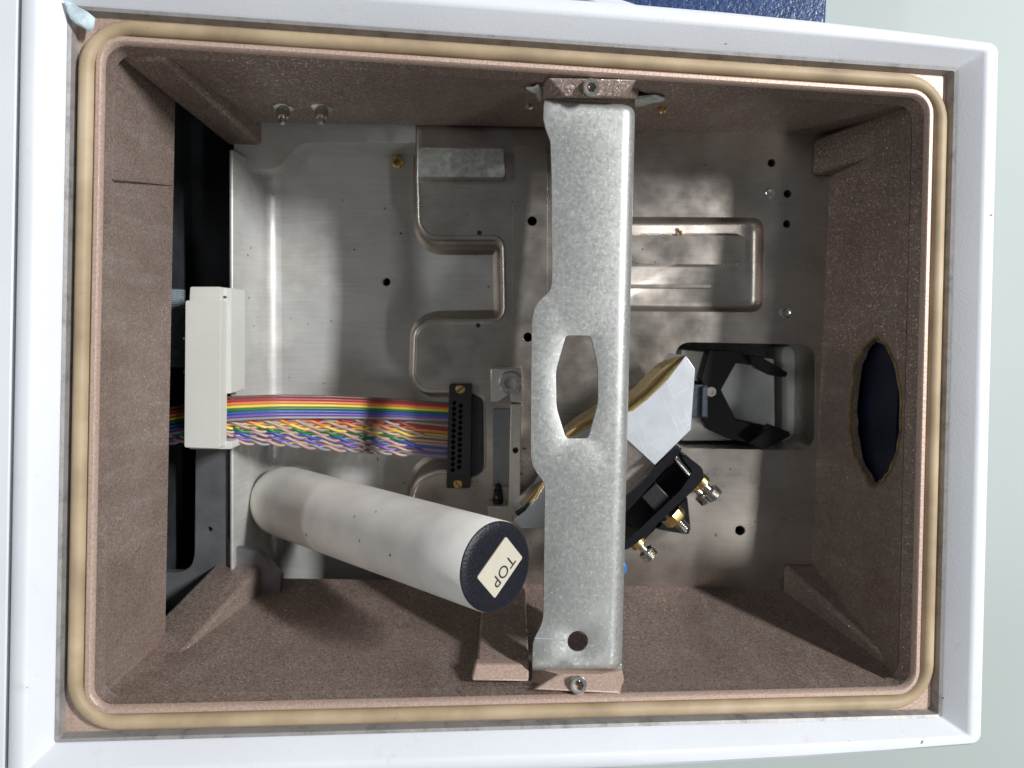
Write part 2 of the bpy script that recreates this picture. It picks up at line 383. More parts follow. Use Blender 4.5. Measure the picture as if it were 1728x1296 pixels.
# inner walls: each hangs from the rim and leans to its foot
WI = -0.0008
def rimpt(u, v, w=-0.0125): return RW(u, v, w)
ia, ib = RA + WI, RB + WI
FR, FT, FBm = 0.1893, 0.1195, -0.1619                 # plate edges
def wallmap(t0, t1, b0, b1, thick):
    n = (t1 - t0).cross(b0 - t0).normalized()
    def m(s, t, h): return t0.lerp(t1, s).lerp(b0.lerp(b1, s), t) + n * h
    return m, n
def wall(name, t0, t1, b0, b1, th=0.004, holes_px=(), cut=None):
    """panel between a top edge t0-t1 and a foot b0-b1; thickness goes outwards (away from the camera side)"""
    m, n = wallmap(t0, t1, b0, b1, th); c = (t0 + b1) / 2; inward = Vector((0.008, -0.024, 0.06)) - c
    sg = -1 if n.dot(inward) > 0 else 1
    out = cut or [(0, 0), (1, 0), (1, 1), (0, 1)]
    holes = []
    for q in holes_px:
        hh = []
        for x, y in q:
            p = PL(x, y, t0, n)
            # invert the bilinear map by a few Newton steps
            s, t = 0.5, 0.5
            for _ in range(12):
                e = p - m(s, t, 0); js = (m(s + 1e-4, t, 0) - m(s, t, 0)) / 1e-4; jt = (m(s, t + 1e-4, 0) - m(s, t, 0)) / 1e-4
                a11, a12, a22 = js.dot(js), js.dot(jt), jt.dot(jt); r1, r2 = js.dot(e), jt.dot(e); dd = a11 * a22 - a12 * a12
                s += (r1 * a22 - r2 * a12) / dd; t += (a11 * r2 - a12 * r1) / dd
            hh.append((s, t))
        holes.append(hh)
    bb = B(); bb.plate(out, holes, 0.0, sg * th, m)
    return bb.build(name, 'brown', hs), m, n, sg
# right wall with the torn oval opening
oval = []
for i in range(44):
    a = 2 * math.pi * i / 44; k = 1 + random.uniform(-0.035, 0.03)
    oval.append((1478 + 43.5 * k * math.cos(a) * (1 if math.cos(a) > 0 else 1.0), 694 + 121 * k * math.sin(a)))
oval[11] = (1476, 818); oval[12] = (1468, 822); oval[33] = (1479, 570)
trc, brc = rimpt(ia, ib), rimpt(ia, -ib)
_, m_r, n_r, sg_r = wall('wall_panel', trc, brc, Vector((FR, FT + .006, -.002)), Vector((FR, FBm - .006, -.002)), 0.003, [oval])
# torn brown-gold edge round the oval and the dark blue shell behind it
def on_wall(x, y, h=0.0): return PL(x, y, trc, n_r) + n_r * h
b = B(); n0 = -sg_r
L = [[on_wall(x, y, n0 * 0.0008) + Vector((0, 0, 0)) for x, y in oval]]
c0 = on_wall(1478, 694)
def sc(l, k, h): return [c0 + (p - c0) * (k + random.uniform(-0.012, 0.012)) + n_r * h for p in l]
b.loops([sc(L[0], 1.022, -n0 * 0.0007), sc(L[0], 1.008, n0 * 0.0003), sc(L[0], 0.995, -n0 * 0.0004), sc(L[0], 0.992, -n0 * 0.0016)])
b.build('torn_edge', 'torn', hs, label='torn golden-brown edge of the oval opening')
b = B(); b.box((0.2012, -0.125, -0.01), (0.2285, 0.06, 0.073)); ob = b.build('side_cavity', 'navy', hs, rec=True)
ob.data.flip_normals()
# top wall, in two panels: left one stops short of the plate, right one reaches it
tl, tr = rimpt(-ia, ib), rimpt(ia, ib)
tm = tl.lerp(tr, 0.53)
wall('wall_panel', tl, tm, Vector((-0.182, FT - .001, 0.006)), Vector((0.02, FT - .001, 0.006)), 0.004)
tear = [(1069, 152), (1078, 153), (1094, 158), (1104, 160), (1088, 168), (1069, 172)]
wall('wall_panel', tm, tr, Vector((0.02, FT - .001, -0.002)), Vector((FR + .003, FT - .001, -0.002)), 0.004, [tear])
# bottom wall
bl, br_ = rimpt(-ia, -ib), rimpt(ia, -ib)
wall('wall_panel', bl, br_, Vector((-0.182, FBm, -0.002)), Vector((FR + .003, FBm, -0.002)), 0.004)
# left wall hangs part of the way down over a dark opening
def lw(x, y): return PX(x, y, -0.1825)
q0, q1 = lw(296, 140), lw(277, 1035)
wall('wall_panel', tl, bl, Vector((-0.1825, 0.125, q0.z)), Vector((-0.1825, -0.176, q1.z)), 0.004)
# scribed seam across the left wall
b = B(); a0 = lw(192, 301); a1 = lw(290, 312); b.tube([a0 + Vector((0.0002, 0, 0)), a1 + Vector((0.0002, 0, 0))], 0.0005, 6); b.build('weld_seam', 'brown', hs)

# corner posts
def post(x0, x1, y0, y1, z0, z1, dx=0, dy=0, bev=0.0025):
    bot = [Vector((x0, y0, z0)), Vector((x1, y0, z0)), Vector((x1, y1, z0)), Vector((x0, y1, z0))]
    top = [v + Vector((dx, dy, z1 - z0)) for v in bot]
    bb = B(); bb.hexa(bot, top); return bb.build('corner_post', 'brown', hs, bevel=bev)
post(-0.1765, -0.155, 0.1065, 0.124, -0.004, 0.114, dx=-0.006, dy=0.012)
post(0.1775, 0.197, 0.0935, 0.1155, 0.0, 0.074, dx=0.034, dy=0.006)
post(0.1710, 0.194, -0.166, -0.146, 0.0, 0.090, dx=0.032, dy=-0.028)
post(-0.179, -0.150, -0.170, -0.146, 0.012, 0.128, dx=-0.024, dy=-0.034)

# bosses that carry the cross bracket, and the sloped rib on the lower wall
def prism_px(pts_top, w_top, pts_bot, w_bot):
    t = [RW(*RP(x, y, w_top), w_top) for x, y in pts_top]; o = [RW(*RP(x, y, w_bot), w_bot) for x, y in pts_bot]
    bb = B(); bb.hexa(list(o), list(t)); return bb
b = B()
tp = [RW(*RP(x, y, w), w) for x, y, w in ((925, 131, -.0022), (1074, 134, -.0022), (1045, 165, -.0062), (955, 164, -.0062))]
bt = [RW(*RP(x, y, -.016), -.016) for x, y in ((916, 138), (1080, 141), (1077, 168), (915, 168))]; b.hexa(bt, tp); b.build('bracket_boss', 'brown', hs, bevel=0.0008)
b = B()
tp = [RW(*RP(x, y, w), w) for x, y, w in ((948, 1137, -.0085), (1016, 1138, -.0085), (1047, 1170, -.0012), (902, 1163, -.0012))]
bt = [RW(*RP(x, y, -.017), -.017) for x, y in ((899, 1124), (1052, 1130), (1058, 1174), (894, 1166))]; b.hexa(bt, tp); b.build('bracket_boss', 'lip', hs, bevel=0.0008)  # this boss takes the painted-in lit tone of the brown paint
b = B()
top4 = [RW(*RP(x, y, w), w) for x, y, w in ((805, 1122, -.018), (893, 1122, -.018), (893, 1150, -.012), (797, 1150, -.012))]
bot4 = [P(818, 985, 0.0), P(885, 985, 0.0), P(885, 1000, 0.0), P(818, 1000, 0.0)]
bot4 = [Vector((p.x, FBm + (0.006 if i < 2 else -0.01), 0.0)) for i, p in enumerate(bot4)]
b.hexa(bot4, top4); b.build('wall_rib', 'brown', hs, bevel=0.001)
b = B()
cap4 = [RW(*RP(x, y, w), w) for x, y, w in ((803, 1119, -.0172), (893, 1121, -.0172), (892, 1150, -.0105), (796, 1149, -.0105))]
b.hexa([p - RN * 0.006 for p in cap4], cap4); b.build('rib_end', 'lip', hs, bevel=0.0008)

# panel beyond the left edge of the frame, and the blue and grey shell behind the far edge
b = B()
q = [(-RA - 0.0318, RB + 0.09), (-RA - 0.12, RB + 0.09), (-RA - 0.12, -RB - 0.09), (-RA - 0.0318, -RB - 0.09)]
b.plate(q, (), 0.0072, -0.03, RW); b.build('side_cover', 'white', hs, bevel=0.0022, seg=3, label='pale side cover with rounded edge beside the frame')
bx0, bx1 = P(1000, 10, 0.03).x, P(1396, 10, 0.03).x
b = B(); b.box((bx0, 0.1535, TZ), (bx1, 0.32, 0.03)); b.build('rear_shell', 'blue', hs, bevel=0.002, label='blue pebble-textured rear shell')
b = B(); b.box((P(780, 10, 0.03).x, 0.153, TZ), (bx0 - 0.0005, 0.32, 0.024)); b.build('rear_panel', 'greyp', hs, bevel=0.002, label='grey pebble-textured rear panel')
b = B()
cv = [(960, -60), (1010, -14), (1060, 2), (1124, 24), (1124, 60), (1000, 60), (990, 30), (1040, 18), (1000, 3), (940, -20), (900, -60)]
b.plate(FP(cv, 0.036), (), 0.036, 0.029); b.build('shell_trim', 'white', hs, bevel=0.001)

# ------------------------------------------------------------------ gasket
b = B(); L = []
for k in range(13):
    a = math.pi * k / 12; o = 0.0069 - 0.0035 * math.cos(a); w = -0.0035 + 0.0055 * math.sin(a) ** 0.75
    L.append([RW(u, v, w) for u, v in rrect(RA + o, RB + o, 0.0125 + o, 9, 14)])
b.loops(L); b.build('sealing_gasket', 'gasket', label='yellowed rubber sealing gasket running round the opening', cat='gasket', rec=False)

# ------------------------------------------------------------------ base plate inside the box
bp = thing('base_plate', (0.02, -0.02, -0.04), 'cast aluminium base plate with pockets, drilled holes and a deep tray', 'base plate')
ZT = -0.035
# upper level: two lobes and a lower lobe stand over the tray
edge = [(702, 298), (704, 382), (724, 404), (838, 404), (846, 414), (848, 526), (838, 538), (722, 540), (697, 556), (694, 642), (714, 662), (800, 664), (813, 676), (814, 786), (800, 800), (740, 792), (706, 806), (692, 830), (690, 880), (700, 1000)]
px2 = FP(edge, 0)
outl = [(px2[0][0], FT + 0.004), (FR + 0.004, FT + 0.004), (FR + 0.004, FBm - 0.006), (px2[-1][0], FBm - 0.006)] + list(reversed(px2))
outl = outl[:4] + rpoly(outl[4:] + outl[:1], [0] + [0.003] * (len(px2) - 2) + [0, 0], 3)[:-1]
holes = [hole_px(898, 373, 8, 0), hole_px(891, 569, 8, 0), hole_px(1302, 275, 6.5, 0), hole_px(1300, 326, 8, 0), hole_px(1329, 327, 6.5, 0), hole_px(1328, 378, 6.5, 0), hole_px(1249, 895, 8.5, 0)]
win = rpoly(FP([(1140, 577), (1376, 582), (1374, 760), (1136, 756)], 0), 0.010, 6)
pock = rpoly(FP([(1030, 366), (1290, 367), (1288, 527), (1030, 525)], 0), 0.0085, 6)
pk2 = rpoly(FP([(706, 246), (858, 246), (858, 302), (706, 302)], 0), 0.0001, 1)
b = B(); b.plate(outl, holes + [win, pock], 0.0, ZT); b.build('upper_plate', 'plate', bp, bevel=0.0012)
# rounded shoulder and foot all along the stepped edge
el = [Vector(p) for p in rpoly([(px2[0][0], FT + 0.004)] + px2, [0, 0] + [0.0055] * (len(px2) - 2) + [0], 5)]
nl = []
for i in range(len(el)):
    d = el[min(i + 1, len(el) - 1)] - el[max(i - 1, 0)]; d = d.normalized() if d.length > 1e-9 else Vector((0, -1)); nl.append(Vector((d.y, -d.x)))
for _ in range(3): nl = [nl[0]] + [(nl[i - 1] + nl[i] * 2 + nl[i + 1]).normalized() for i in range(1, len(nl) - 1)] + [nl[-1]]
b = B(); b.loops([[Vector((p.x + n_.x * o_, p.y + n_.y * o_, z_)) for p, n_ in zip(el, nl)] for o_, z_ in ((-.0030, -.0002), (-.0022, .0003), (-.0008, .0002), (.0004, -.0007), (.0011, -.0035), (.0012, -.026), (.0020, -.0305), (.0036, -.0332), (.0058, -.0345), (.0065, -.0352))], closed=False)
b.build('edge_fillet', 'plate', bp, smooth=70)
# shallow pocket of the plate
def pocket_ring(poly, z0, z1, k, name, m='plate'):
    c = Vector((sum(p[0] for p in poly) / len(poly), sum(p[1] for p in poly) / len(poly)))
    L = []
    for f_, z in ((0.0, z0), (0.15, z0 - (z0 - z1) * 0.3), (0.5, z0 - (z0 - z1) * 0.75), (1.0, z1)):
        l = []
        for x, y in poly:
            d = Vector((x, y)) - c; q_ = d * (1 - k * f_ / d.length); l.append(Vector((c.x + q_.x, c.y + q_.y, z)))
        L.append(l)
    bb = B(); bb.loops(L, True, (False, True)); return bb.build(name, m, bp, smooth=60)
pocket_ring(pock, -0.0004, -0.007, 0.006, 'pocket')
inn = rpoly(FP([(1040, 398), (1258, 398), (1256, 448), (1040, 446)], -0.007), 0.006, 5)
b = B(); b.plate(inn, (), -0.0035, -0.0069); b.build('pocket_land', 'plate', bp, bevel=0.0022, seg=3)
inn = rpoly(FP([(1040, 480), (1200, 480), (1200, 486), (1040, 486)], -0.007), 0.001, 3)
b = B(); b.plate(inn, (), -0.0058, -0.0069); b.build('pocket_land', 'plate', bp, bevel=0.0005)
# faint raised step on the upper plate and the raised strip beside the bracket
st = rpoly(FP([(866, 244), (924, 244), (924, 700), (1010, 700), (1010, 960), (832, 960), (832, 612), (856, 600), (864, 575)], 0.0016), [0.004, .004, .001, .001, .001, .001, .004, .004, .004], 5)
b = B(); b.plate(st, [hole_px(898, 373, 8, 0.0016), hole_px(891, 569, 8, 0.0016)], 0.0016, 0.0002); b.build('raised_strip', 'plate', bp, bevel=0.0008)
# rough cast block at the far end of the upper lobe
b = B(); q = FP([(706, 247), (850, 249), (852, 298), (704, 297)], 0.012); b.plate(rpoly(q, 0.002, 3), (), 0.010, 0.0002); b.build('cast_block', 'rough_cast', bp, bevel=0.003, seg=3)
# tray floor
tp_ = [(-0.166, 0.135), (0.0, 0.135), (0.0, -0.175), (-0.166, -0.175)]
b = B(); b.plate(tp_, [hole_px(652, 476, 7, ZT), hole_px(671, 275, 5.5, ZT)], ZT, ZT - 0.006); b.build('tray_floor', 'tray', bp)
b = B(); c = P(671, 274, ZT)
b.lathe(c, (0, 0, 1), [(0.0038, 0), (0.0038, 0.002), (0.0030, 0.0026), (0.0021, 0.0026), (0.0021, -0.004)], 20, (False, True)); b.build('hole_collar', 'brass', bp)
# tray side: far ledge with its cut corner, and the high left side
lg = FP([(478, 214), (704, 214), (704, 262)], ZT); yb = P(600, 262, ZT).y
led = [P(455, 305, ZT), P(497, 303, ZT), P(532, 262, ZT), P(720, 262, ZT)]
pts = [(p.x, p.y) for p in led]
out = [pts[0], pts[1], pts[2], pts[3], (pts[3][0], FT + 0.006), (-0.172, FT + 0.006), (-0.172, pts[0][1])]
b = B(); b.plate(rpoly(out, [0.0, 0.006, 0.006, 0, 0, 0, 0], 5), (), 0.0 - 0.001, ZT); b.build('far_ledge', 'tray', bp, bevel=0.003, seg=3)
lx = P(456, 560, ZT).x; ztop = 0.022
tx = [P(393, y, ztop).x for y in (262, 930)]
b = B()
y0, y1 = P(394, 252, ztop).y, P(386, 945, ztop).y
bot = [Vector((lx, y0 - 0.0, ZT)), Vector((lx, y1 - 0.02, ZT)), Vector((lx - 0.018, y1 - 0.02, ZT)), Vector((lx - 0.018, y0, ZT))]
tpv = [Vector((tx[0], y0, ztop)), Vector((tx[1], y1 - 0.02, ztop)), Vector((tx[1] - 0.0022, y1 - 0.02, ztop)), Vector((tx[0] - 0.0022, y0, ztop))]
b.hexa(bot, tpv); b.build('tray_side', 'tray', bp, bevel=0.001, seg=3)
b = B(); b.loops([[Vector((lx + o_, yy, z_)) for yy in (y0 - 0.006, y1 - 0.02)] for o_, z_ in ((-0.0034, ZT + 0.012), (-0.0010, ZT + 0.0055), (0.0016, ZT + 0.0022), (0.0048, ZT + 0.0007), (0.0085, ZT - 0.0002))], closed=False); b.build('foot_fillet', 'tray', bp, smooth=80)
# well under the plate window
wf = [Vector((x, y, -0.001)) for x, y in win]; c = sum(wf, Vector()) / len(wf)
b = B(); b.loops([[Vector((p.x, p.y, z)) + (p - c) * 0.012 for p in wf] for z in (ZT + 0.001, -0.065)], True, (False, True)); b.build('well', 'rough_cast', bp, smooth=50, label='deep grey well under the plate window')
q = FP([(1150, 590), (1306, 606), (1308, 742), (1150, 744)], -0.021)
b = B(); b.plate(rpoly(q, 0.001, 2), (), -0.021, -0.0649); b.build('well_floor', 'wellf', bp, bevel=0.002)
b = B(); b.plate(rpoly(FP([(1320, 584), (1376, 586), (1374, 758), (1320, 757)], -0.036), 0.004, 3), (), -0.036, -0.0649); b.build('well_floor', 'wellf', bp, bevel=0.002)
# drilled screw and dimples on the plate
b = B(); c = P(1326, 527, 0.0); b.lathe(c, (0, 0, 1), [(0.0040, -0.0002), (0.0036, 0.0007), (0.0029, 0.0009), (0.0020, 0.0002), (0.0008, -0.0001)], 20, (False, True)); b.build('pin', 'steel', bp)
b = B(); c = P(1150, 393, -0.0035); b.lathe(c, (0, 0, 1), [(0.0016, 0), (0.0013, 0.0007), (0.0004, 0.0009)], 14, (False, True)); b.build('pin', 'brass', bp)
for x, y, r, z in ((809, 393, 2.6, 0.0), (807, 549, 2.6, 0.0)):
    b = B(); c = P(x, y, z); b.lathe(c, (0, 0, 1), [(r * .00037 * 1.5, 0.0001), (r * .00037 * 1.1, 0.0005), (r * .00037, 0.0004), (r * .00037 * .9, 0.0001)], 14, (False, True)); b.build('pilot_hole', 'ink', bp)

# dark compartment beyond the left opening
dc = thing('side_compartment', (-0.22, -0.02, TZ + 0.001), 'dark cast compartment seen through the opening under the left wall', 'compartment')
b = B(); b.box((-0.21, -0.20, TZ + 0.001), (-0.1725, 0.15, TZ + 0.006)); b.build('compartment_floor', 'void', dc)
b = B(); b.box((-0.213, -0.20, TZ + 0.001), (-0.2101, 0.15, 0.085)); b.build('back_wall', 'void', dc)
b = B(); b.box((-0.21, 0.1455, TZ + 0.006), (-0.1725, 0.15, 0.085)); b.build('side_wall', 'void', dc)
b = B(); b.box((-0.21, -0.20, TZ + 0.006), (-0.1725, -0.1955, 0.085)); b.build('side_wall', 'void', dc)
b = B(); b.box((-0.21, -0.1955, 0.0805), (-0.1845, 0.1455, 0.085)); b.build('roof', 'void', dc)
sh = FP([(292, 170), (394, 236), (394, 470), (388, 640), (290, 640)], -0.02)
b = B(); b.plate(sh, (), -0.030, -0.036); b.build('shelf', 'void', dc, bevel=0.001)
ZG = 0.018
gp = FP([(331, 690), (387, 690), (384, 905), (392, 921), (408, 928), (436, 930), (474, 973), (470, 1030), (262, 1030), (262, 966), (306, 966), (324, 956), (329, 935)], ZG)
b = B(); b.plate(rpoly(gp, [0, 0, .004, .004, .002, .002, .001, 0, 0, 0, .004, .006, .006], 4), [hole_px(354, 893, 4.5, ZG)], ZG, ZG - 0.006); b.build('bridge_plate', 'grey', dc, bevel=0.0012, label='dark grey bridge plate with a small hole')
b = B()
cx0 = P(297, 550, 0.0)
b.lathe(P(294, 488, 0.02), P(294, 610, 0.02) - P(294, 488, 0.02), sum([[(0.0062, i * 0.0011), (0.0055, i * 0.0011 + 0.0005)] for i in range(42)], []), 20); b.build('threaded_rod', 'rod', dc, label='ridged grey cylinder in the dark opening')
b = B(); b.box((cx0.x - 0.03, cx0.y - 0.004, -0.06), (cx0.x, cx0.y + 0.004, 0.016)); b.build('rod_support', 'void', dc)

# ------------------------------------------------------------------ cross bracket of bent zinc sheet
cb = thing('cross_bracket', RW(*RP(985, 650, -0.03), -0.03), 'bent galvanised sheet bracket spanning the opening, with a window and a round hole', 'bracket')
WB = -0.0115
lef = [(168, 918), (205, 917), (222, 921), (242, 929), (300, 931), (470, 932), (486, 931), (496, 926), (508, 912), (522, 902), (545, 898), (650, 896.5), (770, 896), (786, 899), (800, 907), (812, 917), (826, 920), (900, 919), (1040, 917), (1056, 913), (1070, 905), (1084, 900), (1100, 899), (1136, 898)]
def lerp_tab(tab, t):
    for (a, xa), (b_, xb) in zip(tab, tab[1:]):
        if t <= b_: return xa + (xb - xa) * max(0, (t - a)) / (b_ - a)
    return tab[-1][1]
rows = []; NR = 130; RB_ = 0.0075; RE = 0.0045; THK = 0.0016
for i in range(NR + 1):
    y = 168 + (1136 - 168) * i / NR
    uL, v1 = RP(lerp_tab(lef, y), y, WB); uR, v2 = RP(1078 + (1055 - 1078) * (y - 168) / (1136 - 168), y, WB)
    rows.append((uL, uR, (v1 + v2) / 2))
vT, vB = rows[0][2], rows[-1][2]
EPS = 0.0009
def brow(uL, uR, v, drop):
    uf = uR - RB_; r = []
    for k in range(13): r.append(RW(uL + (uf - EPS - uL) * k / 12, v, WB - drop))
    r.append(RW(uf, v, WB - drop))
    for k in range(1, 9):
        a = math.pi / 2 * k / 8; r.append(RW(uf + RB_ * math.sin(a), v, WB - drop - RB_ * (1 - math.cos(a))))
    for k in (1, 2, 3): r.append(RW(uR - 0.0003 * k, v, WB - RB_ - 0.011 * k - (drop if k < 2 else 0)))
    return r
def corner_drop(d):
    return RE - math.sqrt(max(0, RE * RE - (RE - d) ** 2)) if d < RE else 0.0
def end_rows(row, vend, sgn, a, c):
    g = [brow(row[0] + a, row[1] - c, vend, RE + 0.005)]
    for k in range(7):
        d = RE * (1 - math.cos(math.pi / 2 * k / 6)); g.append(brow(row[0] + a * (1 - k / 6), row[1] - c * (1 - k / 6), vend - sgn * d, corner_drop(d)))
    return g
mid = [r for r in rows if vT - r[2] > RE + EPS and r[2] - vB > RE + EPS]
r0 = (mid[0][0], mid[0][1], vT - RE - EPS); r1 = (mid[-1][0], mid[-1][1], vB + RE + EPS)
rows_f = [r0] + mid[1:-1] + [r1]
top_g = end_rows(r0, vT, 1, 0.001, 0.0015) + [brow(*r0, 0)]
bot_g = end_rows(r1, vB, -1, 0.0008, 0.001) + [brow(*r1, 0)]
b = B(); b.loops(top_g, closed=False); b.loops(bot_g, closed=False)
b.loops([brow(*r, 0)[12:] for r in rows_f], closed=False)                      # the bend and the flange
wnd = rpoly(flat([(955, 566), (997, 566), (1009, 615), (1010, 680), (993, 740), (955, 740), (939, 688), (938, 625)], WB), [.0016, .0016, .003, .003, .002, .002, .003, .003], 4)
hu, hv = RP(975, 1082, WB)
outf = [(r[0] + (r[1] - RB_ - EPS - r[0]) * k / 12, r[2]) for r in (r0,) for k in range(13)] + [(r[1] - RB_ - EPS, r[2]) for r in rows_f[1:-1]]
outf += [(r1[0] + (r1[1] - RB_ - EPS - r1[0]) * k / 12, r1[2]) for k in reversed(range(13))] + [(r[0], r[2]) for r in reversed(rows_f[1:-1])]
b.plate(outf, [wnd, circ(hu, hv, 0.0051, 36)], WB, WB, RW, skin=True)
sheet = b.build('sheet', 'zinc', cb, smooth=50)
if sum(p.normal.dot(RN) * p.area for p in sheet.data.polygons) < 0: sheet.data.flip_normals()
sd = sheet.modifiers.new('thick', 'SOLIDIFY'); sd.thickness = THK; sd.offset = -1
eb = sheet.modifiers.new('edge', 'BEVEL'); eb.width = 0.0003; eb.segments = 2; eb.limit_method = 'ANGLE'; eb.angle_limit = math.radians(60)
# scribed line beside the hole
b = B(); p0, p1 = RW(*RP(902, 1077, WB + .0001), WB + .0001), RW(*RP(955, 1080, WB + .0001), WB + .0001); b.tube([p0, p1], 0.00035, 6); b.build('scribed_line', 'alu', cb)
b = B(); tb = [RW(*RP(x, y, -.018), -.018) for x, y in ((1034, 1120), (1050, 1120), (1050, 1147), (1034, 1144))]; b.hexa([p - RN * .0016 for p in tb], tb); b.build('end_tab', 'zinc', cb, bevel=0.0004)

socket_screw('socket_screw', RW(*RP(995, 149, -.0042), -.0042), RN - RV * 0.25, 0.0041, 0.0045, label='steel socket-head screw in the boss beneath the blue rear shell', cat='screw', group='screws holding the cross bracket')
socket_screw('socket_screw', RW(*RP(974, 1155, -.0046), -.0046), RN + RV * 0.30, 0.0041, 0.0045, label='steel socket-head screw in the pink boss beside the bracket hole end', cat='screw', group='screws holding the cross bracket')
# bolts on the far wall with washers
for i, (x, y, lb) in enumerate(((478, 181, 'small steel bolt with washer on the far wall, beside the corner post'), (543, 181, 'small steel bolt with washer on the far wall, one further from the corner post'))):
    p = PY(x, y, 0.1185); t = thing('wall_bolt', p, lb, 'bolt', 'bolts on the far brown wall')
    ax = Vector((0, -1, 0.12)).normalized()
    b = B(); b.lathe(p + Vector((0, .001, 0)), ax, [(0.0062, 0), (0.0062, 0.0016), (0.0052, 0.0022), (0.0030, 0.0022)], 20); b.build('washer', 'steel', t)
    b = B(); b.lathe(p, ax, [(0.0036, 0.001), (0.0036, 0.0052), (0.0030, 0.0058)], 6); b.build('nut', 'steel', t)
    b = B(); b.lathe(p, ax, [(0.0018, 0.004), (0.0018, 0.0088), (0.0012, 0.0094)], 12); b.build('thread', 'steel', t)
for x, y, lb in ((892, 180, 'tiny steel rivet on the far wall at the screw side of the bracket window'), (1117, 185, 'tiny brass rivet on the far wall below the torn foam')):
    p = PY(x, y, 0.1172); b = B(); b.lathe(p, (0, -1, 0.1), [(0.0024, -0.001), (0.0022, 0.0008), (0.0013, 0.0013), (0.0009, 0.0006)], 14); b.build('rivet', 'brass' if x > 1000 else 'steel', label=lb, cat='rivet')
# screw on the plate near the holes
p = P(1300, 326, 0.0); socket_screw('socket_screw', p, (0, 0, 1), 0.0030, 0.0012, label='small dark socket screw sunk among the drilled holes', cat='screw')

# torn foam and tape
def rag(name, px, z0, m, label, cat, h=0.0012, amp=0.0012, fn=None):
    pts = [fn(x, y) for x, y in px]; c = sum(pts, Vector()) / len(pts)
    n = (pts[0] - c).cross(pts[len(pts) // 3] - c).normalized()
    if n.dot(CO - c) < 0: n = -n
    bb = B(); L = []
    for k, hh in ((1.0, -0.0004), (1.0, h * 0.6), (0.72, h), (0.35, h * 1.1)):
        L.append([c + (p - c) * k + n * (hh + random.uniform(-amp, amp) * 0.4) for p in pts])
    bb.loops(L, True, (True, True)); return bb.build(name, m, label=label, cat=cat, smooth=60)
rag('tape_scrap', [(109, 2), (122, 5), (135, 14), (150, 22), (160, 30), (158, 46), (152, 54), (140, 46), (130, 42), (119, 32), (113, 18)], 0, 'foam', 'torn pale blue tape scrap stuck in the frame corner', 'tape', 0.001, 0.002, lambda x, y: RW(*RP(x, y, 0.0035), 0.0035))
rag('foam_scrap', [(888, 148), (900, 147), (908, 144), (914, 150), (914, 168), (910, 169), (905, 160), (900, 153)], 0, 'foam2', 'small white foam tear beside the narrow bracket end', 'foam', 0.001, 0.001, lambda x, y: PY(x, y, 0.1165))
rag('foam_scrap', [(1071, 165), (1090, 162), (1105, 160), (1122, 165), (1118, 170), (1100, 172), (1085, 176), (1072, 178)], 0, 'foam2', 'longer grey-green foam tear below the blue gap in the far wall', 'foam', 0.001, 0.001, lambda x, y: PY(x, y, 0.1165))

# ------------------------------------------------------------------ white cartridge marked TOP
A0, A1 = P(482, 846, -0.0125), P(837, 956, 0.138)
tw = (A1 - A0).normalized(); TR_ = 0.0224; TE = 0.0206
ct = thing('desiccant_cartridge', A0, 'speckled white plastic cartridge with a black end cap, leaning out of the tray', 'cartridge')
b = B(); Ln = (A1 - A0).length
pf = [(0.0, -0.012), (0.012, -0.0118), (0.0175, -0.0108), (0.0205, -0.0080), (0.0219, -0.004), (TR_, 0.003)] + [(TR_ + (TE - TR_) * k / 6, Ln * k / 6) for k in range(1, 6)] + [(TE, Ln - 0.001), (TE - 0.0006, Ln), (TE - 0.0008, Ln - 0.0006)]
b.lathe(A0, tw, pf, 56, (False, True)); b.build('tube_body', 'tube', ct, smooth=50)
b = B(); b.lathe(A1, tw, [(TE - 0.0003, -0.002), (TE - 0.0003, 0.0004), (TE - 0.0014, 0.0010), (TE - 0.004, 0.0012), (TE * 0.6, 0.0010)], 56); ec = b.build('end_cap', 'cap', ct)
pc = A1 + tw * 0.00135
lc = [PL(x, y, pc, tw) for x, y in ((853, 906), (882, 940), (835, 1009), (804, 975))]
lcn = sum(lc, Vector()) / 4; ex = (lc[2] - lc[1]).normalized(); ey = tw.cross(ex)
ql = [((p - lcn).dot(ex), (p - lcn).dot(ey)) for p in lc]
hw = sum(abs(q[0]) for q in ql) / 4; hh = sum(abs(q[1]) for q in ql) / 4
def lm(a, b_, h): return lcn + ex * a + ey * b_ + tw * h
b = B(); b.plate(rpoly([(-hw, -hh), (hw, -hh), (hw, hh), (-hw, hh)], 0.001, 4), (), 0.0002, -0.0003, lm); lb = b.build('paper_label', 'label', ct, label='cream label printed TOP')
def text_mesh(txt, size):
    cu = bpy.data.curves.new('lettering', 'FONT'); cu.body = txt; cu.size = size; cu.align_x = 'CENTER'; cu.align_y = 'CENTER'; cu.extrude = 0.00008; cu.space_character = 1.06
    to = bpy.data.objects.new('lettering', cu); COL.objects.link(to); bpy.context.view_layer.update()
    me = bpy.data.meshes.new_from_object(to.evaluated_get(bpy.context.evaluated_depsgraph_get())); bpy.data.objects.remove(to); return me
me = text_mesh('TOP', 0.0078)
tc = PL(849, 963, pc, tw); dv = tc - lcn
for v in me.vertices: v.co = lm(v.co.x + dv.dot(ex), v.co.y + dv.dot(ey), v.co.z + 0.00030)
me.materials.clear(); me.materials.append(Mt['ink'])
to = bpy.data.objects.new('lettering', me); COL.objects.link(to); to.parent = ct; to.matrix_parent_inverse = WM[ct.name].inverted(); WM[to.name] = Matrix()

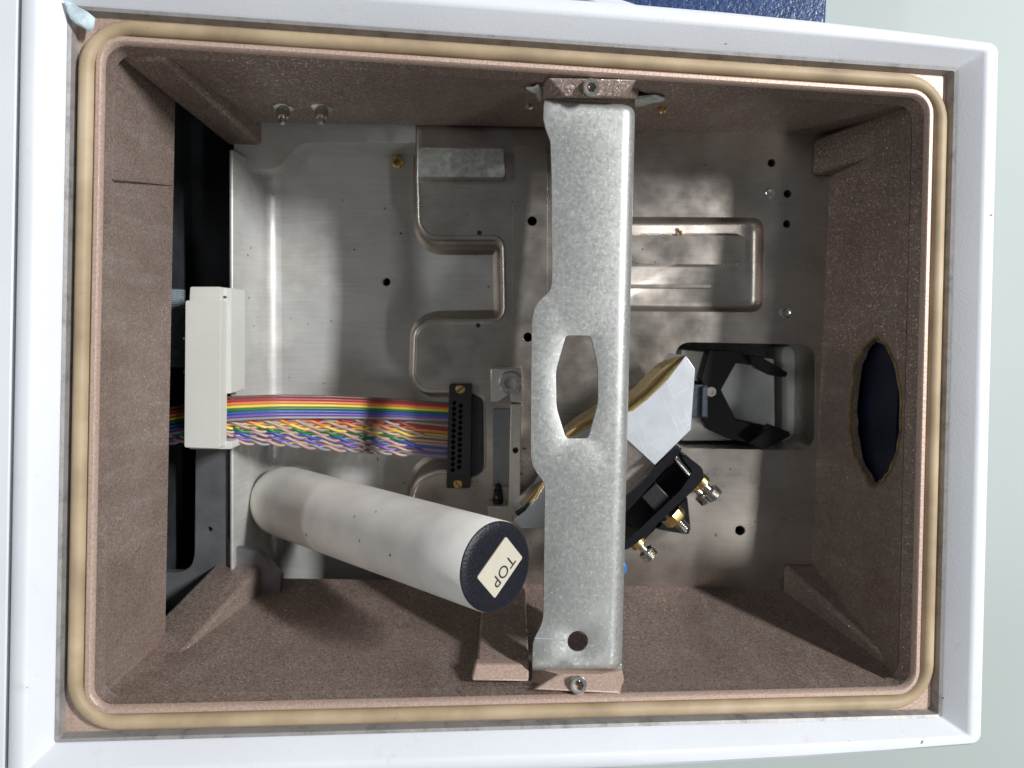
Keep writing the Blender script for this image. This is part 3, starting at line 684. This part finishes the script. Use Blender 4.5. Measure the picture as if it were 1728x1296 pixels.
# ------------------------------------------------------------------ rainbow cable with its clamp and plug
def lin(c): return tuple(((v / 255 + 0.055) / 1.055) ** 2.4 if v > 10 else v / 3294 for v in c)
wc = dict(tan=(196, 160, 140), brown=(120, 82, 66), red=(186, 36, 44), orange=(240, 132, 28), yellow=(246, 214, 36), green=(24, 132, 52), blue=(44, 88, 190), violet=(118, 84, 176), grey=(150, 146, 158))
for k, v in wc.items(): g_ = sum(lin(v)) / 3; Mt['wire_' + k] = mat('wire_' + k, tuple((c_ * 0.84 + g_ * 0.16) * 0.88 for c_ in lin(v)), 0.36)
rib = thing('ribbon_cable', P(560, 700, ZT), 'rainbow ribbon cable with twisted pairs running from grey clamp to black plug', 'cable')
def sm(t): return t * t * (3 - 2 * t)
def cable_path(y_of, n=46, xs=((262, 0.034), (300, 0.038), (345, 0.041), (380, 0.041), (470, 0.031), (560, 0.013), (640, 0.002), (700, -0.003), (764, -0.006))):
    """y_of(x) in pixels; height follows the cable's fall from the clamp to the plug"""
    pts = []
    for i in range(n + 1):
        x = 262 + (764 - 262) * i / n; z = lerp_tab(xs, x); pts.append((x, y_of(x), z))
    return pts
order = ['brown', 'red', 'orange', 'yellow', 'green', 'blue', 'violet', 'grey']
yl = [(262, 688), (312, 683), (345, 671), (380, 668.5), (470, 665.5), (560, 667), (640, 671), (764, 680)]
wl = [(262, 50), (312, 48), (380, 43), (560, 40), (764, 31)]
for i, c in enumerate(order):
    f_ = (i + 0.5) / 8
    pts = [P(x, y, z) for x, y, z in cable_path(lambda x: lerp_tab(yl, x) + lerp_tab(wl, x) * f_, 60)]
    # smooth the kinks
    for _ in range(6): pts = [pts[0]] + [(pts[k - 1] + pts[k] * 2 + pts[k + 1]) / 4 for k in range(1, len(pts) - 1)] + [pts[-1]]
    b = B(); b.tube(pts, 0.00088, 8); b.build('wire', 'wire_' + c, rib, smooth=70)
pairs = ['red', 'orange', 'yellow', 'green', 'blue', 'violet', 'grey']
yt = [(262, 716), (312, 714), (380, 704), (470, 699), (560, 703), (640, 706), (764, 718)]
wt = [(262, 34), (312, 30), (380, 44), (470, 52), (560, 58), (640, 60), (764, 58)]
for i, c in enumerate(pairs):
    f_ = (i + 0.5) / 7
    base = [P(x, y, z - 0.0036) for x, y, z in cable_path(lambda x: lerp_tab(yt, x) + lerp_tab(wt, x) * f_, 150)]
    for _ in range(16): base = [base[0]] + [(base[k - 1] + base[k] * 2 + base[k + 1]) / 4 for k in range(1, len(base) - 1)] + [base[-1]]
    ph = random.uniform(0, 1.5) + i * 0.9
    for s_, cc in ((0, c), (math.pi, 'tan')):
        pts = []
        for k, p in enumerate(base):
            a = 2 * math.pi * min(k, 128 + 4 * (i % 3)) / (15.5 + 1.3 * (i % 3)) + ph + s_; rr = 0.00105
            pts.append(p + Vector((0, math.cos(a) * rr * 1.15, math.sin(a) * rr)))
        b = B(); b.tube(pts, 0.00092, 7); b.build('wire', 'wire_' + cc, rib, smooth=70)

cl = thing('cable_clamp', P(350, 620, 0.0), 'pale grey plastic cable clamp gripping the ribbon cable by the left wall', 'clamp')
ZC = 0.056
b = B(); q = FP([(313, 507), (373, 507), (371, 757), (311, 755)], ZC); b.plate(rpoly(q, 0.0012, 3), (), ZC, 0.046); b.build('front_bar', 'clip', cl, bevel=0.0009, seg=3)
b = B(); q = FP([(321, 484), (373, 484), (372, 520), (319, 520)], ZC - 0.004); b.plate(rpoly(q, 0.001, 3), (), ZC - 0.004, 0.030); b.build('end_block', 'clip', cl, bevel=0.0009, seg=3)
b = B(); q = FP([(372, 486), (390, 486), (390, 664), (372, 664)], 0.046); b.plate(rpoly(q, 0.0008, 3), [], 0.046, 0.024); b.build('back_bar', 'clip', cl, bevel=0.0007)
b = B(); q = FP([(316, 744), (388, 746), (388, 759), (316, 759)], 0.050); b.plate(rpoly(q, 0.0008, 3), [], 0.0475, 0.0185); b.build('end_block', 'clip', cl, bevel=0.0007)
b = B(); q = FP([(314, 520), (370, 520), (370, 660), (314, 660)], 0.046); b.plate(q, [], 0.0458, 0.0230); b.build('inner_block', 'clip', cl, bevel=0.0004)
for x, y in ((376, 501), (374, 517), (373, 645), (374, 751)):
    b = B(); p = P(x, y, 0.0565 if x < 373 else 0.0485); b.box(p - Vector((0.0012, 0.0005, 0.004)), p + Vector((0.0012, 0.0005, 0.0))); b.build('snap_notch', 'ink', cl, bevel=0.0002)
for x, y in ((313, 628), (312, 571)):
    b = B(); p = P(x, y, 0.053); b.lathe(p, (-1, 0, 0), [(0.0009, -0.001), (0.0008, 0.0006), (0.0004, 0.0010)], 10); b.build('nub', 'clip', cl)

dp = thing('plug_connector', P(780, 740, ZT), 'black rectangular plug with two rows of contact holes at the cable end', 'connector')
ZD = 0.006
o4 = FP([(758, 648), (796, 648), (794, 824), (753, 824)], ZD)
hl = []
for r_ in range(2):
    n_ = 13 if r_ == 0 else 12
    for k in range(n_):
        t = (k + (0.5 if r_ else 0.0)) / 12.0; x = (767 if r_ == 0 else 778) - 3 * t; y = 680 + 113 * t
        c = P(x, y, ZD); hl.append(circ(c.x, c.y, 0.00135, 10))
b = B(); b.plate(rpoly(o4, 0.0015, 3), hl, ZD, ZD - 0.007); b.build('face_plate', 'black', dp, bevel=0.00025)
o4 = FP([(760, 672), (786, 674), (783, 802), (756, 802)], ZD - 0.0072)
b = B(); b.plate(rpoly(o4, 0.0015, 3), (), ZD - 0.0072, ZT + 0.0005); b.build('plug_body', 'black', dp, bevel=0.0004)
o4 = FP([(794, 666), (815, 672), (816, 796), (792, 806)], ZD - 0.006)
b = B(); b.plate(rpoly(o4, [0.001, .005, .005, .001], 4), (), ZD - 0.005, ZT + 0.0005); b.build('shell', 'black', dp, bevel=0.001)
for x, y, r in ((777, 657, 0.6), (773, 817, -0.9)):
    p = P(x, y, ZD); b = B(); b.lathe(p, (0, 0, 1), [(0.0029, -0.0005), (0.0029, 0.0010), (0.0024, 0.0015)], 20); sc_ = b.build('jack_screw', 'brass', dp)
    d = Vector((math.cos(r), math.sin(r), 0)); e = Vector((-d.y, d.x, 0)); b = B()
    b.hexa([p + d * a * 0.0025 + e * c * 0.00035 + Vector((0, 0, 0.0012)) for a, c in ((-1, -1), (1, -1), (1, 1), (-1, 1))], [p + d * a * 0.0025 + e * c * 0.00035 + Vector((0, 0, 0.0016)) for a, c in ((-1, -1), (1, -1), (1, 1), (-1, 1))]); b.build('slot', 'ink', sc_)

# ------------------------------------------------------------------ lever clamp on the plate
kc = thing('lever_clamp', P(855, 740, 0.0), 'pale metal lever clamp with a large socket screw and slim arm beside the bracket', 'clamp')
ZL = 0.020
b = B(); b.plate(FP([(828, 622), (880, 622), (881, 679), (862, 679), (860, 664), (842, 678), (828, 678)], ZL), (), ZL, 0.002); b.build('clamp_head', 'clamp', kc, bevel=0.0004)
b = B(); b.plate(FP([(862, 682), (881, 682), (879, 720), (877, 880), (857, 880)], ZL - 0.002), [hole_px(870, 760, 5, ZL - 0.002)], ZL - 0.002, 0.002); b.build('arm', 'clamp', kc, bevel=0.0003)
b = B(); b.plate(FP([(823, 854), (862, 854), (862, 884), (823, 884)], 0.016), (), 0.016, 0.002); b.build('foot_block', 'clamp', kc, bevel=0.0003)
b = B(); b.plate(FP([(832, 690), (860, 690), (858, 822), (832, 822)], 0.0034), (), 0.0034, 0.0015); b.build('slide_plate', 'grey', kc, bevel=0.0003)
socket_screw('head_screw', P(861, 645, ZL), (0, 0, 1), 0.0068, 0.004, parent=kc)
b = B(); p = P(840, 850, 0.010); b.lathe(p, (0.02, 1, 0.10), [(0.003, 0.0), (0.0034, 0.003), (0.003, 0.0055), (0.0026, 0.006), (0.0028, 0.009), (0.0020, 0.0095), (0.0020, 0.012), (0.0008, 0.013)], 16); b.build('spring_plunger', 'black_gloss', kc)

# ------------------------------------------------------------------ off-axis mirror block on its kinematic mount
mm = thing('mirror_mount', P(1110, 790, 0.0), 'gold-faced aluminium mirror block on a black kinematic mount with knurled thumbscrews', 'mirror mount')
ZM = 0.062
topx = [(1157, 600), (1173, 622), (1166, 725), (1105, 785), (1058, 742), (1010, 770), (925, 892), (880, 892), (866, 878), (905, 842), (930, 800), (962, 742), (1010, 712), (1068, 693), (1092, 674), (1125, 642)]
b = B(); b.plate(FP(topx, ZM), (), ZM, 0.016); b.build('mirror_block', 'alu', mm, bevel=0.0003)
fe = [(1157, 600), (1140, 624), (1125, 642), (1110, 658), (1092, 674), (1068, 693), (1040, 704), (1010, 712), (985, 726), (962, 742), (945, 772), (930, 800), (905, 842), (885, 864), (866, 878)]
lo_ = [(1132, 603), (1112, 613), (1098, 625), (1084, 640), (1070, 655), (1050, 668), (1030, 684), (1004, 684), (975, 702), (950, 722), (933, 756), (921, 804), (897, 822), (878, 848), (862, 876)]
b = B(); b.loops([[P(x, y, ZM - 0.0002) for x, y in fe], [P((x + a) / 2, (y + c) / 2, ZM - 0.012) for (x, y), (a, c) in zip(fe, lo_)], [P(x, y, 0.036) for x, y in lo_]], closed=False)
gm = b.build('mirror_face', 'gold', mm, smooth=80)
sd = gm.modifiers.new('thick', 'SOLIDIFY'); sd.thickness = 0.0004; sd.offset = 0
b = B(); b.plate(FP([(870, 867), (885, 858), (893, 851), (887, 861), (874, 871)], ZM + 0.0002), (), ZM + 0.0006, ZM - 0.006); b.build('dark_reflection', 'ink', mm)  # black sliver painted in for a dark reflection at the mirror's end
b = B(); b.plate(FP([(1030, 716), (1106, 786), (1060, 838), (985, 770)], 0.050), (), 0.0475, 0.0); b.build('mirror_base', 'alu_brown_reflection', mm, bevel=0.0004)
# local axes of the mount: e along the plates, n away from the block
O = P(1105, 795, 0.055); kx = (CO.z - 0.055) / F
E1 = Vector((0.747, 0.664, 0)).normalized(); N1 = Vector((0.664, -0.747, 0)).normalized()
def mp(x, y, z):                                            # pixel -> point on the level z
    return P(x, y, z)
def bar_px(q, z1, z0, name, m, bev=0.0006, rr=0.0, parent=None):
    bb = B(); bb.plate(rpoly(FP(q, z1), rr, 4) if rr else FP(q, z1), (), z1, z0); return bb.build(name, m, parent or mm, bevel=bev)
bar_px([(1040, 852), (1143, 752), (1151, 757), (1148, 764), (1060, 862), (1044, 872)], 0.058, 0.010, 'front_plate', 'black_gloss', 0.0005)
bar_px([(1040, 928), (1064, 908), (1150, 826), (1170, 797), (1150, 772), (1156, 766), (1186, 790), (1188, 806), (1176, 822), (1076, 916), (1058, 928)], 0.058, 0.010, 'rear_plate', 'black_gloss', 0.0012, 0.002)
bar_px([(1050, 868), (1146, 772), (1166, 797), (1066, 904)], 0.036, 0.008, 'plate_web', 'black_gloss', 0.0006)
bar_px([(1082, 838), (1107, 815), (1134, 843), (1109, 868)], 0.054, 0.030, 'spring_housing', 'black', 0.0006)
def rod(x0, y0, x1, y1, z, r, prof, name, m, n=20, parent=None, caps=(True, True)):
    a, c = P(x0, y0, z), P(x1, y1, z); L_ = (c - a).length
    bb = B(); bb.lathe(a, c - a, [(r * k, L_ * t) for t, k in prof], n, caps); return bb.build(name, m, parent or mm)
def thr(nn, k=0.9): return sum([[(i / nn, k), ((i + 0.5) / nn, 1.0)] for i in range(nn)], []) + [(1.0, k)]
rod(1137, 769, 1166, 802, 0.054, 0.0022, thr(16), 'adjuster_thread', 'steel')
rod(1110, 855, 1125, 872, 0.046, 0.0016, thr(6), 'adjuster_thread', 'steel')
def knurl(name, x0, y0, x1, y1, z, r):
    a, c = P(x0, y0, z), P(x1, y1, z); ax = (c - a).normalized(); Lh = (c - a).length; nn = 44; m_ = 12
    t = Vector((0, 0, 1)); e1 = (t - ax * t.dot(ax)).normalized(); e2 = ax.cross(e1); L = []
    for i in range(m_ + 1):
        rr = []
        for j in range(nn):
            th_ = 2 * math.pi * j / nn; bp_ = 0.94 + 0.06 * (1 if (i + j) % 2 else -1); k = bp_ if 0 < i < m_ else 0.84
            rr.append(a + ax * Lh * i / m_ + (e1 * math.cos(th_) + e2 * math.sin(th_)) * r * k)
        L.append(rr)
    bb = B(); bb.loops(L, True, (True, True)); return bb.build(name, 'steel', mm, smooth=0)
def adjuster(x, y, z, s=1.0):
    """brass bush, bright shaft and knurled knob in a row along the mount's axis, starting at a pixel"""
    dx, dy = 0.70, 0.714
    rod(x, y, x + 11 * dx, y + 11 * dy, z, 0.0046 * s, [(0, 1), (0.85, 1), (1, 0.9)], 'brass_bush', 'brass')
    rod(x + 10 * dx, y + 10 * dy, x + 26 * dx, y + 26 * dy, z, 0.0026 * s, [(0, 1), (0.2, 1), (0.25, 0.8), (1, 0.8)], 'adjuster_shaft', 'steel')
    knurl('knurled_knob', x + 24 * dx, y + 24 * dy, x + 40 * dx, y + 40 * dy, z, 0.0047 * s)
adjuster(1180, 810, 0.050); adjuster(1072, 912, 0.050); adjuster(1166, 816, 0.024)
rod(1131, 866, 1142, 878, 0.046, 0.0068, [(0, 1), (0.8, 1), (1, 0.93)], 'brass_nut', 'brass', 8)
rod(1140, 876, 1158, 895, 0.046, 0.0033, thr(7, 0.86) , 'centre_stud', 'steel')
bar_px([(1108, 893), (1160, 838), (1166, 892), (1162, 902), (1140, 899)], 0.020, 0.004, 'lower_bracket', 'black_gloss', 0.0006)
bar_px([(1040, 840), (1120, 780), (1160, 840), (1080, 920)], 0.012, 0.0, 'mount_foot', 'black_gloss', 0.0006)
b = B(); p = P(1056, 962, 0.016); b.lathe(Vector((p.x - 0.0045, p.y, 0.0)), (0, 0, 1), [(0.0055, 0), (0.0055, 0.014), (0.0045, 0.016)], 18); b.build('blue_cap', 'bluecap', label='small bright blue cap just showing past the bracket edge', cat='cap')

# ------------------------------------------------------------------ black fork in the well
fk = thing('fork_holder', P(1215, 660, -0.06), 'matt black forked holder standing in the plate window', 'holder')
ZF = -0.004
body = [(1196, 591), (1234, 592), (1262, 600), (1274, 617), (1242, 613), (1217, 658), (1242, 708), (1298, 720), (1288, 742), (1262, 748), (1234, 742), (1196, 726), (1182, 702), (1194, 662), (1182, 640)]
b = B(); b.plate(FP(body, ZF), (), ZF, ZF - 0.012); b.build('fork_body', 'matt', fk, bevel=0.0006)
b = B(); b.plate(FP([(1266, 601), (1276, 600), (1284, 602), (1330, 629), (1326, 637), (1304, 634), (1280, 622)], ZF + 0.010), (), ZF + 0.010, ZF - 0.001); b.build('fork_tip', 'matt', fk, bevel=0.0005)
b = B(); b.plate(FP([(1303, 718), (1333, 729), (1334, 736), (1288, 760), (1264, 748)], ZF + 0.010), (), ZF + 0.010, ZF - 0.001); b.build('fork_tip', 'matt', fk, bevel=0.0005)
b = B(); b.plate(FP([(1160, 648), (1194, 650), (1195, 706), (1160, 704)], ZF + 0.003), (), ZF + 0.003, ZF - 0.001); b.build('clamp_pad', 'pad', fk, bevel=0.0006)
b = B(); b.plate(FP([(1186, 650), (1195, 650), (1193, 706), (1184, 706)], ZF + 0.006), (), ZF + 0.006, ZF + 0.0031); b.build('ridge', 'pad', fk, bevel=0.0012)
b = B(); b.lathe(P(1200, 661, ZF), (0, 0, 1), [(0.0030, 0), (0.0030, 0.0008), (0.0016, 0.0008), (0.0014, 0.0002)], 18); b.build('pivot_ring', 'clamp', fk)
b = B(); c = P(1195, 662, ZF); b.box((c.x - 0.008, c.y - 0.008, -0.0649), (c.x + 0.004, c.y + 0.006, ZF - 0.0119)); b.build('fork_stem', 'matt', fk)
